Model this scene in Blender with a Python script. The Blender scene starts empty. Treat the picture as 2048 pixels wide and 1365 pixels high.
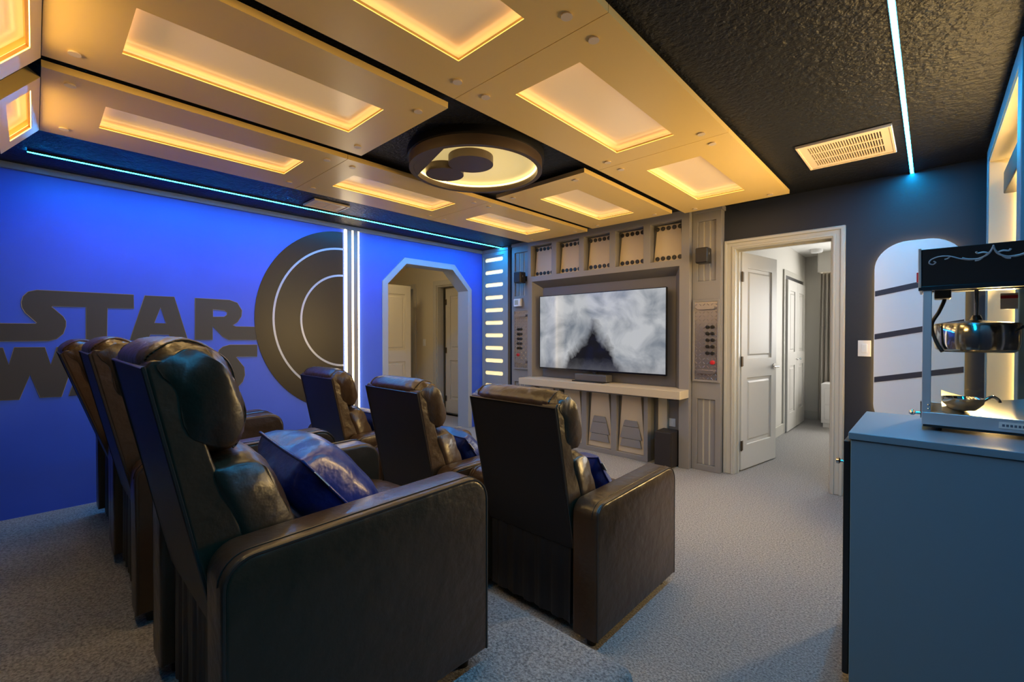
import bpy, math, random
from mathutils import Vector, Matrix
from mathutils.geometry import tessellate_polygon
from math import sin, cos, pi, radians as R
random.seed(4)
S = bpy.context.scene
COL = S.collection

# ------------------------------------------------------------------ camera, world, exposure
cam_d = bpy.data.cameras.new('camera')
cam_d.sensor_width = 36.0
cam_d.lens = 895.4 / 2048 * 36.0
cam_d.clip_start = 0.02
cam = bpy.data.objects.new('camera', cam_d)
COL.objects.link(cam)
cam.location = (0, 0, 1.26)
cam.rotation_euler = (R(90 - 0.706), 0, R(43.14))
S.camera = cam
w = bpy.data.worlds.new('world'); S.world = w
w.use_nodes = True
w.node_tree.nodes['Background'].inputs[0].default_value = (0.55, 0.65, 0.8, 1)
w.node_tree.nodes['Background'].inputs[1].default_value = 0.25
S.view_settings.view_transform = 'Standard'
S.view_settings.look = 'None'
S.view_settings.gamma = 1.0
S.view_settings.use_curve_mapping = False
S.view_settings.exposure = -0.45
S.cycles.use_denoising = True
S.cycles.max_bounces = 10
S.cycles.diffuse_bounces = 6
S.cycles.sample_clamp_indirect = 6.0

AMBER = (1.0, 0.66, 0.25)
WARM = (1.0, 0.74, 0.36)
CYAN = (0.02, 0.38, 1.0)
E_LENS = 0.30       # backlit acrylic of the ceiling panels
E_EDGE = 5.0       # LED tape round each lens
E_BLUE = 360.0      # ceiling light lines
E_FIN = 14.0       # upright light lines on the blue wall
E_SLOT = 1.1
E_NICHE = 45.0
P_PANEL = 7.0      # watts of the extra lamp added under each ceiling lens
P_SLANT = 5.0
P_NICHE = 85.0

# ------------------------------------------------------------------ materials
M = {}
def mat(name, col, rough=0.5, metal=0.0, bump=None, spec=0.5, coat=0.0, var=None, emit=None, trans=0.0, alpha=1.0, ior=1.45):
    m = bpy.data.materials.new(name); m.use_nodes = True
    nt = m.node_tree; N = nt.nodes; b = N['Principled BSDF']
    b.inputs['Base Color'].default_value = (*col, 1)
    b.inputs['Roughness'].default_value = rough
    b.inputs['Metallic'].default_value = metal
    b.inputs['Specular IOR Level'].default_value = spec
    b.inputs['Coat Weight'].default_value = coat
    b.inputs['Coat Roughness'].default_value = 0.15
    b.inputs['Transmission Weight'].default_value = trans
    b.inputs['Alpha'].default_value = alpha
    b.inputs['IOR'].default_value = ior
    tc = N.new('ShaderNodeTexCoord')
    if emit:
        b.inputs['Emission Color'].default_value = (*emit[0], 1)
        b.inputs['Emission Strength'].default_value = emit[1]
    if var:                                   # (scale, amount) gentle colour mottling
        nz = N.new('ShaderNodeTexNoise'); nz.inputs['Scale'].default_value = var[0]
        nz.inputs['Detail'].default_value = 4
        nt.links.new(tc.outputs['Object'], nz.inputs['Vector'])
        mx = N.new('ShaderNodeMix'); mx.data_type = 'RGBA'
        mx.inputs['A'].default_value = (*[c * (1 - var[1]) for c in col], 1)
        mx.inputs['B'].default_value = (*[min(1, c * (1 + var[1])) for c in col], 1)
        rp = N.new('ShaderNodeMapRange'); rp.inputs['From Min'].default_value = .3; rp.inputs['From Max'].default_value = .7
        nt.links.new(nz.outputs['Fac'], rp.inputs['Value'])
        nt.links.new(rp.outputs['Result'], mx.inputs['Factor'])
        nt.links.new(mx.outputs['Result'], b.inputs['Base Color'])
    if bump:
        prev = None
        for sc_, st_, dist_ in bump:
            nz = N.new('ShaderNodeTexNoise'); nz.inputs['Scale'].default_value = sc_; nz.inputs['Detail'].default_value = 3
            nt.links.new(tc.outputs['Object'], nz.inputs['Vector'])
            bp = N.new('ShaderNodeBump'); bp.inputs['Strength'].default_value = st_; bp.inputs['Distance'].default_value = dist_
            nt.links.new(nz.outputs['Fac'], bp.inputs['Height'])
            if prev: nt.links.new(prev.outputs['Normal'], bp.inputs['Normal'])
            prev = bp
        nt.links.new(prev.outputs['Normal'], b.inputs['Normal'])
    M[name] = m
    return m

mat('blue_wall', (0.042, 0.115, 0.70), 0.45, var=(1.5, .06))
mat('dark_wall', (0.020, 0.024, 0.036), 0.55, bump=[(60, .15, .004)])
mat('black_ceiling', (0.012, 0.013, 0.017), 0.48, spec=.24, bump=[(42, .8, .012), (120, .3, .004)])
mat('panel_lit_amber', (0.84, 0.60, 0.22), 0.30, spec=.5)  # pale panels; the warm lamp light is mixed into this base colour
mat('acrylic', (0.80, 0.62, 0.50), 0.20, emit=(AMBER, E_LENS))
mat('led_amber', (1, .8, .5), .4, emit=((1.0, .66, .24), E_EDGE))
mat('led_blue', (.7, .9, 1), .4, emit=((0.0035, 0.46, 1.0), E_BLUE * .68))
mat('led_deep_blue', (.7, .9, 1), .4, emit=((0.003, 0.36, 1.0), E_BLUE * .8))
mat('led_white', (1, .95, .8), .4, emit=((1.0, .78, .46), E_FIN))
mat('led_slot', (1, .9, .6), .4, emit=((1.0, .78, .30), E_SLOT))
mat('led_niche', (1, .85, .5), .4, emit=((1.0, .68, .22), E_NICHE))
mat('led_halo', (1, .8, .5), .4, emit=((1.0, .58, .16), 36.0))
mat('drum', (0.075, 0.050, 0.036), 0.4)
mat('black_drum', (0.012, 0.011, 0.011), 0.45)
mat('lamp_tray', (0.78, 0.70, 0.42), 0.25, emit=((1.0, .74, .28), 0.75))
mat('grey_paint', (0.25, 0.235, 0.23), 0.42)
mat('grey_dark', (0.145, 0.135, 0.13), 0.45)
mat('grey_olive', (0.20, 0.195, 0.17), 0.45)
mat('tower_grey', (0.30, 0.31, 0.32), 0.38)
mat('cream', (0.60, 0.49, 0.33), 0.42)
mat('shelf_cream', (0.55, 0.47, 0.34), 0.40)
mat('black_plastic', (0.014, 0.013, 0.013), 0.32)
mat('sub_black', (0.022, 0.018, 0.018), 0.55, bump=[(200, .2, .002)])
mat('tv_black', (0.006, 0.006, 0.007), 0.22)
mat('soundbar_grey', (0.16, 0.15, 0.14), 0.35, metal=.5)
mat('plate', (0.50, 0.46, 0.47), 0.27, metal=.85)
mat('red', (0.5, 0.02, 0.03), 0.35)
mat('white_plastic', (0.78, 0.78, 0.78), 0.35)
mat('lcd', (0.42, 0.40, 0.30), 0.3)
mat('vent_beige', (0.72, 0.60, 0.48), 0.40)
mat('vent_dark', (0.02, 0.018, 0.016), 0.6)
mat('arch_paint', (0.33, 0.37, 0.44), 0.45)
mat('crown_paint', (0.16, 0.20, 0.26), 0.4)
mat('letter', (0.052, 0.050, 0.046), 0.5)
mat('letter_edge', (0.28, 0.24, 0.18), 0.5)
mat('graphic', (0.014, 0.011, 0.010), 0.34, spec=.35)
mat('graphic_pale', (0.42, 0.45, 0.52), 0.25)
mat('casing', (0.50, 0.485, 0.43), 0.38)
mat('casing_dim', (0.56, 0.52, 0.43), 0.4)
mat('door_white', (0.58, 0.565, 0.53), 0.42)
mat('hall_wall', (0.68, 0.60, 0.44), 0.6)
mat('bed_wall', (0.60, 0.58, 0.53), 0.6)
mat('bed_ceiling', (0.80, 0.80, 0.78), 0.7)
mat('chrome', (0.72, 0.70, 0.68), 0.22, metal=1.0)
mat('steel_dark', (0.34, 0.33, 0.32), 0.25, metal=1.0)
mat('bronze', (0.12, 0.09, 0.06), 0.35, metal=.8)
mat('curtain', (0.46, 0.43, 0.38), 0.8)
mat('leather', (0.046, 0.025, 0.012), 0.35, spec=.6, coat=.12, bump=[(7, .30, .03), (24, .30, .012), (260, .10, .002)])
mat('leather_back', (0.014, 0.013, 0.014), 0.46, spec=.5, bump=[(300, .10, .002)])
mat('leather_blue', (0.012, 0.028, 0.16), 0.33, spec=.6, coat=.15, bump=[(16, .35, .02), (260, .10, .002)])
mat('piping', (0.035, 0.026, 0.02), 0.28)
mat('tag_white', (0.75, 0.75, 0.72), 0.6)
mat('ink', (0.10, 0.11, 0.14), 0.6)
mat('counter', (0.13, 0.215, 0.28), 0.42)
mat('pop_black', (0.012, 0.012, 0.014), 0.28, coat=.3)
mat('pop_white', (0.66, 0.64, 0.60), 0.35)
mat('pop_alu', (0.62, 0.64, 0.66), 0.38, metal=.6)
mat('scroll', (0.45, 0.50, 0.56), 0.4)
mat('steel', (0.70, 0.69, 0.67), 0.12, metal=1.0)
mat('tray_steel', (0.72, 0.71, 0.69), 0.28, metal=.9)
mat('poster_white', (0.80, 0.80, 0.83), 0.35)
mat('poster_navy', (0.035, 0.035, 0.055), 0.4)
mat('blind', (0.18, 0.17, 0.20), 0.5)
mat('blind_edge', (0.06, 0.045, 0.03), 0.35, metal=.4)
mat('sky_pane', (.8, .85, .9), .5, emit=((1.0, 0.97, 0.92), 20.0))
mat('hall_lamp', (.9, .85, .7), .5, emit=((1.0, .78, .44), 48.0))
gm = bpy.data.materials.new('glass'); gm.use_nodes = True; M['glass'] = gm
_n = gm.node_tree.nodes; _l = gm.node_tree.links; _n.remove(_n['Principled BSDF'])
_t = _n.new('ShaderNodeBsdfTransparent'); _t.inputs[0].default_value = (.93, .95, .93, 1); _g = _n.new('ShaderNodeBsdfGlossy'); _g.inputs['Roughness'].default_value = .02
_f = _n.new('ShaderNodeFresnel'); _f.inputs[0].default_value = 1.5; _m = _n.new('ShaderNodeMixShader')
_l.new(_f.outputs[0], _m.inputs[0]); _l.new(_t.outputs[0], _m.inputs[1]); _l.new(_g.outputs[0], _m.inputs[2]); _l.new(_m.outputs[0], _n['Material Output'].inputs[0])
# carpet: fibre-scale relief with light and dark tufts
def carpet(name, lo, hi):
    m = bpy.data.materials.new(name); m.use_nodes = True; nt = m.node_tree; N = nt.nodes; b = N['Principled BSDF']
    tc = N.new('ShaderNodeTexCoord')
    a = N.new('ShaderNodeTexNoise'); a.inputs['Scale'].default_value = 115; a.inputs['Detail'].default_value = 5; a.inputs['Roughness'].default_value = .7
    v = N.new('ShaderNodeTexVoronoi'); v.inputs['Scale'].default_value = 150
    for q in (a, v): nt.links.new(tc.outputs['Object'], q.inputs['Vector'])
    cr = N.new('ShaderNodeValToRGB'); e = cr.color_ramp.elements
    e[0].position = .36; e[0].color = (*lo, 1); e[1].position = .62; e[1].color = (*hi, 1)
    nt.links.new(a.outputs['Fac'], cr.inputs['Fac']); nt.links.new(cr.outputs['Color'], b.inputs['Base Color'])
    b1 = N.new('ShaderNodeBump'); b1.inputs['Strength'].default_value = .9; b1.inputs['Distance'].default_value = .012
    nt.links.new(a.outputs['Fac'], b1.inputs['Height'])
    b2 = N.new('ShaderNodeBump'); b2.inputs['Strength'].default_value = .5; b2.inputs['Distance'].default_value = .006
    nt.links.new(v.outputs['Distance'], b2.inputs['Height']); nt.links.new(b1.outputs['Normal'], b2.inputs['Normal'])
    nt.links.new(b2.outputs['Normal'], b.inputs['Normal'])
    b.inputs['Roughness'].default_value = .95; b.inputs['Specular IOR Level'].default_value = .1
    b.inputs['Sheen Weight'].default_value = .25
    M[name] = m
carpet('carpet', (0.11, 0.107, 0.104), (0.47, 0.455, 0.44))

# ------------------------------------------------------------------ geometry helpers
class MB:
    def __init__(s): s.v = []; s.f = []
    def add(s, vs, fs):
        o = len(s.v); s.v += [tuple(q) for q in vs]; s.f += [tuple(i + o for i in f) for f in fs]; return s
    def box(s, x0, x1, y0, y1, z0, z1):
        vs = [(x, y, z) for z in (z0, z1) for y in (y0, y1) for x in (x0, x1)]
        return s.add(vs, [(0, 2, 3, 1), (4, 5, 7, 6), (0, 1, 5, 4), (2, 6, 7, 3), (0, 4, 6, 2), (1, 3, 7, 5)])
    def quad(s, *p): return s.add(p, [tuple(range(len(p)))])
    def extr(s, loops, fn, d0, d1):
        """extrude 2-D loops (first is the outline, the rest holes) from d0 to d1; fn(a, b, d) -> xyz"""
        tri = tessellate_polygon([[Vector((a, b, 0)) for a, b in L] for L in loops])
        fl = [q for L in loops for q in L]; n = len(fl)
        vs = [fn(a, b, d0) for a, b in fl] + [fn(a, b, d1) for a, b in fl]
        fs = [tuple(t) for t in tri] + [tuple(i + n for i in reversed(t)) for t in tri]
        o = 0
        for L in loops:
            k = len(L)
            for i in range(k): fs.append((o + i, o + (i + 1) % k, n + o + (i + 1) % k, n + o + i))
            o += k
        return s.add(vs, fs)
    def loft(s, secs, cap=True):
        k = len(secs[0]); vs = [q for L in secs for q in L]; fs = []
        for j in range(len(secs) - 1):
            for i in range(k):
                fs.append((j * k + i, j * k + (i + 1) % k, (j + 1) * k + (i + 1) % k, (j + 1) * k + i))
        if cap: fs += [tuple(reversed(range(k))), tuple((len(secs) - 1) * k + i for i in range(k))]
        return s.add(vs, fs)
    def cyl(s, c, r, h, axis='z', n=24, r2=None):
        r2 = r if r2 is None else r2; L = []
        for q, rr in ((0, r), (h, r2)):
            ring = []
            for i in range(n):
                a = 2 * pi * i / n; u, v = rr * cos(a), rr * sin(a)
                d = {'z': (u, v, q), 'y': (u, q, v), 'x': (q, u, v)}[axis]
                ring.append((c[0] + d[0], c[1] + d[1], c[2] + d[2]))
            L.append(ring)
        return s.loft(L)
    def lathe(s, c, prof, n=40, cap=True):
        return s.loft([[(c[0] + r * cos(2 * pi * i / n), c[1] + r * sin(2 * pi * i / n), c[2] + z) for i in range(n)] for r, z in prof], cap)
    def tube(s, pts, r, n=6, closed=False):
        P = [Vector(p) for p in pts]; secs = []
        for i, p in enumerate(P):
            if closed: t = P[(i + 1) % len(P)] - P[i - 1]
            else: t = P[min(i + 1, len(P) - 1)] - P[max(i - 1, 0)]
            t.normalize(); a = t.orthogonal().normalized() if i == 0 or secs is None else (last - t * last.dot(t)).normalized()
            last = a; bb = t.cross(a)
            secs.append([tuple(p + r * (cos(2 * pi * k / n) * a + sin(2 * pi * k / n) * bb)) for k in range(n)])
        if closed: secs.append(secs[0])
        return s.loft(secs, not closed)
    def xf(s, m): s.v = [tuple(m @ Vector(q)) for q in s.v]; return s
    def mesh(s, name, smooth=False, off=(0, 0, 0)):
        me = bpy.data.meshes.new(name)
        me.from_pydata([(a - off[0], b - off[1], c - off[2]) for a, b, c in s.v], [], s.f)
        import bmesh
        bm = bmesh.new(); bm.from_mesh(me); bmesh.ops.recalc_face_normals(bm, faces=bm.faces); bm.to_mesh(me); bm.free()
        if smooth:
            me.polygons.foreach_set('use_smooth', [True] * len(me.polygons))
            me.set_sharp_from_angle(angle=R(50 if smooth is True else smooth))
        return me

OFF = {}
def obj(name, mb, m, parent=None, smooth=False, bevel=0, seg=2, sub=0):
    off = OFF.get(parent, (0, 0, 0)) if parent else (0, 0, 0)
    me = mb.mesh(name, smooth or bool(bevel), off) if isinstance(mb, MB) else mb
    if not me.materials: me.materials.append(M[m])
    o = bpy.data.objects.new(name, me); COL.objects.link(o)
    if parent: o.parent = parent; OFF[o] = off
    if bevel:
        b = o.modifiers.new('bevel', 'BEVEL'); b.width = bevel; b.segments = seg; b.limit_method = 'ANGLE'; b.angle_limit = R(35); b.harden_normals = True
    if sub:
        q = o.modifiers.new('sub', 'SUBSURF'); q.levels = sub; q.render_levels = sub
    return o
def tag(o, label, cat, group=None):
    o['label'] = label; o['category'] = cat
    if group: o['group'] = group
    return o
def thing(name, label, cat, loc=(0, 0, 0), group=None, rz=0):
    e = bpy.data.objects.new(name, None); COL.objects.link(e); e.location = loc; e.rotation_euler[2] = rz
    e.empty_display_size = .05; OFF[e] = tuple(loc)
    return tag(e, label, cat, group)
def struct(name, mb, m, label=None, **k):
    o = obj(name, mb, m, **k); o['kind'] = 'structure'
    if label: o['label'] = label
    return o
def sthing(name, loc=(0, 0, 0), label=None):
    e = bpy.data.objects.new(name, None); COL.objects.link(e); e.location = loc; OFF[e] = tuple(loc); e['kind'] = 'structure'
    if label: e['label'] = label
    return e
def shared(cache, key, fn):
    if key not in cache: cache[key] = fn()
    return cache[key]
XZ = lambda a, b, d: (a, d, b)      # loops in x,z extruded along y
YZ = lambda a, b, d: (d, a, b)      # loops in y,z extruded along x
XY = lambda a, b, d: (a, b, d)
def rect(a0, a1, b0, b1): return [(a0, b0), (a1, b0), (a1, b1), (a0, b1)]
def area(name, parent, loc, size, rot, watts, col, spread=180):
    """an extra lamp added inside a fixture to boost its light"""
    l = bpy.data.lights.new(name, 'AREA'); l.shape = 'RECTANGLE'; l.size, l.size_y = size; l.energy = watts; l.color = col; l.spread = R(spread)
    o = bpy.data.objects.new(name, l); COL.objects.link(o); o.parent = parent
    off = OFF.get(parent, (0, 0, 0)); o.location = [loc[i] - off[i] for i in range(3)]; o.rotation_euler = rot
    return o
def inst(name, me, m, parent, loc, rot=(0, 0, 0)):
    if not me.materials: me.materials.append(M[m])
    o = bpy.data.objects.new(name, me); COL.objects.link(o); o.parent = parent
    off = OFF.get(parent, (0, 0, 0)); o.location = [loc[i] - off[i] for i in range(3)]; o.rotation_euler = rot
    OFF[o] = off
    return o

# ------------------------------------------------------------------ the setting
XB, YT, XR, YB, CE = -4.60, 4.34, 0.42, -0.60, 2.44
struct('floor', MB().box(-7.6, 1.6, YB, 8.0, -.05, 0), 'carpet')
struct('floor_riser', MB().box(-3.80, -.66, YB, 1.285, 0.0, .22), 'carpet', 'raised carpeted platform under the rear row of seats', bevel=.045, seg=4)
struct('ceiling', MB().box(XB - .12, XR + .1, YB - .1, YT + .12, CE, CE + .06), 'black_ceiling')
arch_out = [(2.73, 0), (2.73, 1.885), (3.023, 2.19), (3.79, 2.19), (4.088, 1.885), (4.088, 0)]
arch_in = [(2.80, 0), (2.80, 1.862), (3.052, 2.118), (3.758, 2.118), (4.022, 1.862), (4.022, 0)]
hole = [(2.765, -.001), (2.765, 1.87), (3.04, 2.15), (3.77, 2.15), (4.05, 1.87), (4.05, -.001)]
wl = [(YB, 0)] + hole[:1] + hole[1:] + [(YT + .1, 0), (YT + .1, CE), (YB, CE)]
struct('wall_left', MB().extr([wl], YZ, XB - .12, XB), 'blue_wall')
struct('trim_1', MB().extr([arch_out + list(reversed(arch_in))], YZ, XB - .20, XB + .018), 'arch_paint', 'grey octagonal archway surround set in the blue wall', bevel=.004)
dl, dr, dt = -1.305, -.572, 2.045
struct('wall_back', MB().extr([[(XB, 0), (dl, 0), (dl, dt), (dr, dt), (dr, 0), (XR, 0), (XR, CE), (XB, CE)]], XZ, YT, YT + .12), 'dark_wall')
struct('wall_rear', MB().box(XB - .1, XR + .1, YB - .1, YB, 0, CE), 'dark_wall')
# right wall with the window opening
NX, ny0, ny1, nz0, nz1 = .24, 2.56, 4.02, .55, 2.39
struct('wall_right', MB().extr([rect(YB, YT, 0, CE), rect(ny0 + .1, ny1 - .07, nz0 + .08, nz1 - .08)], YZ, XR, XR + .12), 'dark_wall')
struct('trim_2', MB().box(XB, XB + .03, YB, 4.28, 2.395, CE), 'crown_paint', 'slim crown strip along the top of the blue wall', bevel=.006)

# ------------------------------------------------------------------ window niche on the right wall
win = sthing('window_1', (XR, 3.3, nz0), 'lit window box with dark roller blind on the right wall')
obj('window_frame', MB().extr([rect(ny0, ny1, nz0, nz1), rect(ny0 + .10, ny1 - .06, nz0 + .08, nz1 - .07)], YZ, NX, XR), 'counter', win, bevel=.004)
obj('window_lining', MB().extr([rect(ny0 + .10, ny1 - .06, nz0 + .08, nz1 - .07), rect(ny0 + .112, ny1 - .072, nz0 + .092, nz1 - .082)], YZ, NX + .006, XR), 'shelf_cream', win)
obj('window_pane', MB().box(XR + .02, XR + .03, ny0 + .1, ny1 - .06, nz0 + .08, nz1 - .07), 'blind', win)
obj('led_strip', MB().box(XR - .05, XR - .04, ny1 - .085, ny1 - .073, nz0 + .12, nz1 - .12), 'led_niche', win)
obj('led_strip', MB().box(XR - .05, XR - .04, ny0 + .113, ny0 + .125, nz0 + .12, nz1 - .12), 'led_niche', win)
obj('led_strip', MB().box(XR - .05, XR - .04, ny0 + .14, ny1 - .10, nz1 - .095, nz1 - .083), 'led_niche', win)
area('boost_lamp', win, (XR - .09, 3.2, (nz0 + nz1) / 2 + .1), (1.4, .5), (0, R(90), 0), P_NICHE * .3, AMBER, 130)  # this lamp and the next are added; the strips alone are too dim
area('boost_lamp', win, (XR - .06, ny1 - .10, (nz0 + nz1) / 2 + .1), (1.5, .05), (0, R(103), R(48)), P_NICHE * .9, AMBER, 150)
bl = obj('roller_blind', MB().box(XR + .012, XR + .016, ny0 + .16, ny1 - .12, nz0 + .15, nz1 - .2), 'blind', win)
obj('valance', MB().box(XR - .12, XR - .02, ny0 + .15, ny1 - .13, nz1 - .30, nz1 - .17), 'blind_edge', bl, bevel=.006)
obj('bottom_bar', MB().box(XR + .006, XR + .018, ny0 + .16, ny1 - .12, nz0 + .14, nz0 + .16), 'blind_edge', bl)

# ------------------------------------------------------------------ doorway to the bedroom
YD = YT - .022
d1 = sthing('door_1', (dl, YT, 0), 'open two-panel door in a pale moulded casing')
co = [(-1.392, 0), (-1.392, 2.122), (-.494, 2.122), (-.494, 0)]
ci = [(dl + .012, 0), (dl + .012, dt - .012), (dr - .012, dt - .012), (dr - .012, 0)]
obj('casing', MB().extr([co + ci[::-1]], XZ, YD, YT), 'casing', d1, bevel=.006)
c2o = [(-1.385, 0), (-1.385, 2.115), (-.501, 2.115), (-.501, 0)]; c2i = [(-1.362, 0), (-1.362, 2.092), (-.524, 2.092), (-.524, 0)]
obj('casing_bead', MB().extr([c2o + c2i[::-1]], XZ, YD - .012, YD), 'casing', d1, bevel=.005, seg=3)
c3o = [(-1.322, 0), (-1.322, 2.062), (-.556, 2.062), (-.556, 0)]; c3i = [(-1.304, 0), (-1.304, 2.044), (-.574, 2.044), (-.574, 0)]
obj('casing_bead', MB().extr([c3o + c3i[::-1]], XZ, YD - .008, YD), 'casing', d1, bevel=.004, seg=3)
jo = [(dl - .02, 0), (dl - .02, dt + .02), (dr + .02, dt + .02), (dr + .02, 0)]; ji = [(dl + .012, 0), (dl + .012, dt - .012), (dr - .012, dt - .012), (dr - .012, 0)]
obj('jamb', MB().extr([jo + ji[::-1]], XZ, YT, YT + .14), 'casing', d1, bevel=.003)
so = ji; si = [(dl + .024, 0), (dl + .024, dt - .024), (dr - .024, dt - .024), (dr - .024, 0)]
obj('stop', MB().extr([so + si[::-1]], XZ, YT + .05, YT + .08), 'casing', d1)

def panel_door(parent, w_, h_, mtx, m='door_white', handle=True, hinge=True, name='door_leaf', pw=None):
    """leaf lying in local x (width) / z (height), thickness along y, with two raised-and-fielded panels per face"""
    t = .035; st = .11 if pw is None else pw
    rails = [(.24, .86), (1.04, h_ - .14)]
    holes = [rect(st, w_ - st, a, b) for a, b in rails]
    q = MB().extr([rect(0, w_, 0.012, h_)] + holes, XZ, 0, t)
    leaf = obj(name, q.xf(mtx), m, parent, bevel=.004)
    for a, b in rails:
        f = MB()
        loops = [rect(st, w_ - st, a, b), rect(st + .03, w_ - st - .03, a + .03, b - .03), rect(st + .045, w_ - st - .045, a + .045, b - .045)]
        for side in (0, 1):
            ys = (.012, .014, .004) if side == 0 else (t - .012, t - .014, t - .004)
            vs = [(x, ys[k], z) for k in range(3) for x, z in loops[k]]
            fs = [(k * 4 + i, k * 4 + (i + 1) % 4, k * 4 + 4 + (i + 1) % 4, k * 4 + 4 + i) for k in range(2) for i in range(4)] + [(8, 9, 10, 11)]
            f.add(vs, fs)
        obj('door_panel', f.xf(mtx), m, leaf)
    if handle:
        hd = MB()
        for s_ in (-1, 1):
            y = 0 if s_ < 0 else t
            hd.cyl((w_ - .065, y if s_ > 0 else y - .012, .95), .028, .012, 'y', 20)
            hd.tube([(w_ - .065, y, .95), (w_ - .065, y + s_ * .045, .95), (w_ - .075, y + s_ * .052, .95), (w_ - .17, y + s_ * .05, .952)], .009, 8)
        obj('door_handle', hd.xf(mtx), 'chrome', leaf, smooth=True)
    if hinge:
        for z in (.24, 1.02, 1.80):
            hg = MB().box(-.014, 0.03, -.004, .0, z - .045, z + .045).cyl((-.006, -.006, z - .047), .006, .094, 'z', 10)
            obj('hinge', hg.xf(mtx), 'bronze', leaf)
    return leaf
ang = math.atan2(.66, .115)
panel_door(d1, .72, 2.03, Matrix.Translation((dl + .030, YT + .115, 0)) @ Matrix.Rotation(ang, 4, 'Z'), 'door_white')

# bedroom beyond
BX, BY = -1.395, 7.95
struct('wall_bedroom_left', MB().box(BX - .1, BX, YT + .12, BY, 0, CE), 'bed_wall')
struct('wall_bedroom_back', MB().extr([rect(BX - .1, 1.5, 0, CE), rect(-.75, .75, .9, 2.15)], XZ, BY, BY + .1), 'bed_wall')
struct('wall_bedroom_right', MB().box(1.5, 1.6, YT + .12, BY, 0, CE), 'bed_wall')
struct('wall_bedroom_front', MB().extr([[(XR + .12, 0), (1.6, 0), (1.6, CE), (XR + .12, CE)]], XZ, YT, YT + .12), 'bed_wall')
struct('ceiling_bedroom', MB().box(BX - .1, 1.6, YT + .12, BY + .1, CE, CE + .06), 'bed_ceiling')
struct('baseboard_bedroom', MB().box(BX, BX + .018, YT + .14, 6.56, 0, .13), 'casing', bevel=.006)
struct('baseboard_bedroom_back', MB().box(BX, 1.5, BY - .018, BY, 0, .13), 'casing', bevel=.006)
w2 = sthing('window_2', (0, BY, .9), 'bright daylight bedroom window behind the curtain')
obj('window_pane', MB().box(-.75, .75, BY + .05, BY + .06, .9, 2.15), 'sky_pane', w2)
obj('window_frame', MB().extr([rect(-.75, .75, .9, 2.15), rect(-.71, -.02, .94, 2.11), rect(.02, .71, .94, 2.11)], XZ, BY + .02, BY + .05), 'casing', w2)
cl = sthing('door_2', (BX, 7.1, 0), 'pale bifold closet doors in the bedroom wall')
obj('casing', MB().extr([[(6.56, 0), (6.56, 2.11), (7.78, 2.11), (7.78, 0), (7.71, 0), (7.71, 2.04), (6.63, 2.04), (6.63, 0)]], YZ, BX, BX + .02), 'casing', cl, bevel=.005)
obj('track', MB().box(BX, BX + .01, 6.63, 7.71, 1.99, 2.04), 'vent_dark', cl)
for k in range(2):
    mt = Matrix.Translation((BX + .045, 6.64 + k * .535, 0)) @ Matrix.Rotation(pi / 2, 4, 'Z')
    lf = panel_door(cl, .53, 1.985, mt, 'door_white', False, False, pw=.12)
    obj('knob', MB().lathe((0, 0, 0), [(.004, 0), (.006, .015), (.014, .022), (.012, .032), (.003, .036)], 14).xf(Matrix.Translation((BX + .045, 6.64 + (.43 if k == 0 else .64), .94)) @ Matrix.Rotation(pi / 2, 4, 'Y')), 'chrome', lf, smooth=True)
# curtain, pelmet, nightstand, smoke alarm
cu = MB(); n = 90; xs = [-1.20 + .48 * i / n for i in range(n + 1)]; secs = []
for z, sp in ((.03, 1.0), (.7, .97), (1.4, .9), (2.16, .82)):
    fr = [(-1.20 + (x + 1.2) * sp + (1 - sp) * .12, 7.80 + .035 * sin(i * .62) + .012 * sin(i * 1.7 + z), z) for i, x in enumerate(xs)]
    bk = [(x, y + .006, z_) for x, y, z_ in reversed(fr)]
    secs.append(fr + bk)
cu.loft(secs)
tag(obj('curtain', cu, 'curtain', smooth=70), 'long pleated taupe curtain hanging in the bedroom corner', 'curtain')
pe = thing('pelmet', 'boxed pelmet above the bedroom curtain', 'pelmet', (-.3, 7.75, 2.16))
obj('face_board', MB().box(-1.19, .9, 7.62, 7.64, 2.16, CE), 'bed_wall', pe); obj('end_board', MB().box(-1.19, -1.17, 7.64, BY, 2.16, CE), 'bed_wall', pe)
obj('led_strip', MB().box(-1.12, .85, 7.88, 7.89, 2.34, 2.35), 'led_amber', pe)
ns = thing('nightstand', 'white two-drawer nightstand beside the bedroom curtain', 'nightstand', (-.86, 7.55, 0))
obj('body', MB().box(-1.10, -.62, 7.38, 7.74, .06, .60), 'white_plastic', ns, bevel=.005)
obj('plinth', MB().box(-1.08, -.64, 7.40, 7.72, 0, .06), 'white_plastic', ns)
for k in range(2): obj('drawer', MB().box(-1.06, -.66, 7.372, 7.384, .11 + k * .22, .315 + k * .22), 'white_plastic', ns, bevel=.003)
sm = tag(obj('smoke_alarm', MB().lathe((-1.16, 7.35, CE), [(.02, -.045), (.06, -.045), (.072, -.03), (.075, 0)], 28), 'white_plastic', smooth=True), 'round white smoke alarm on the bedroom ceiling', 'smoke alarm')

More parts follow.
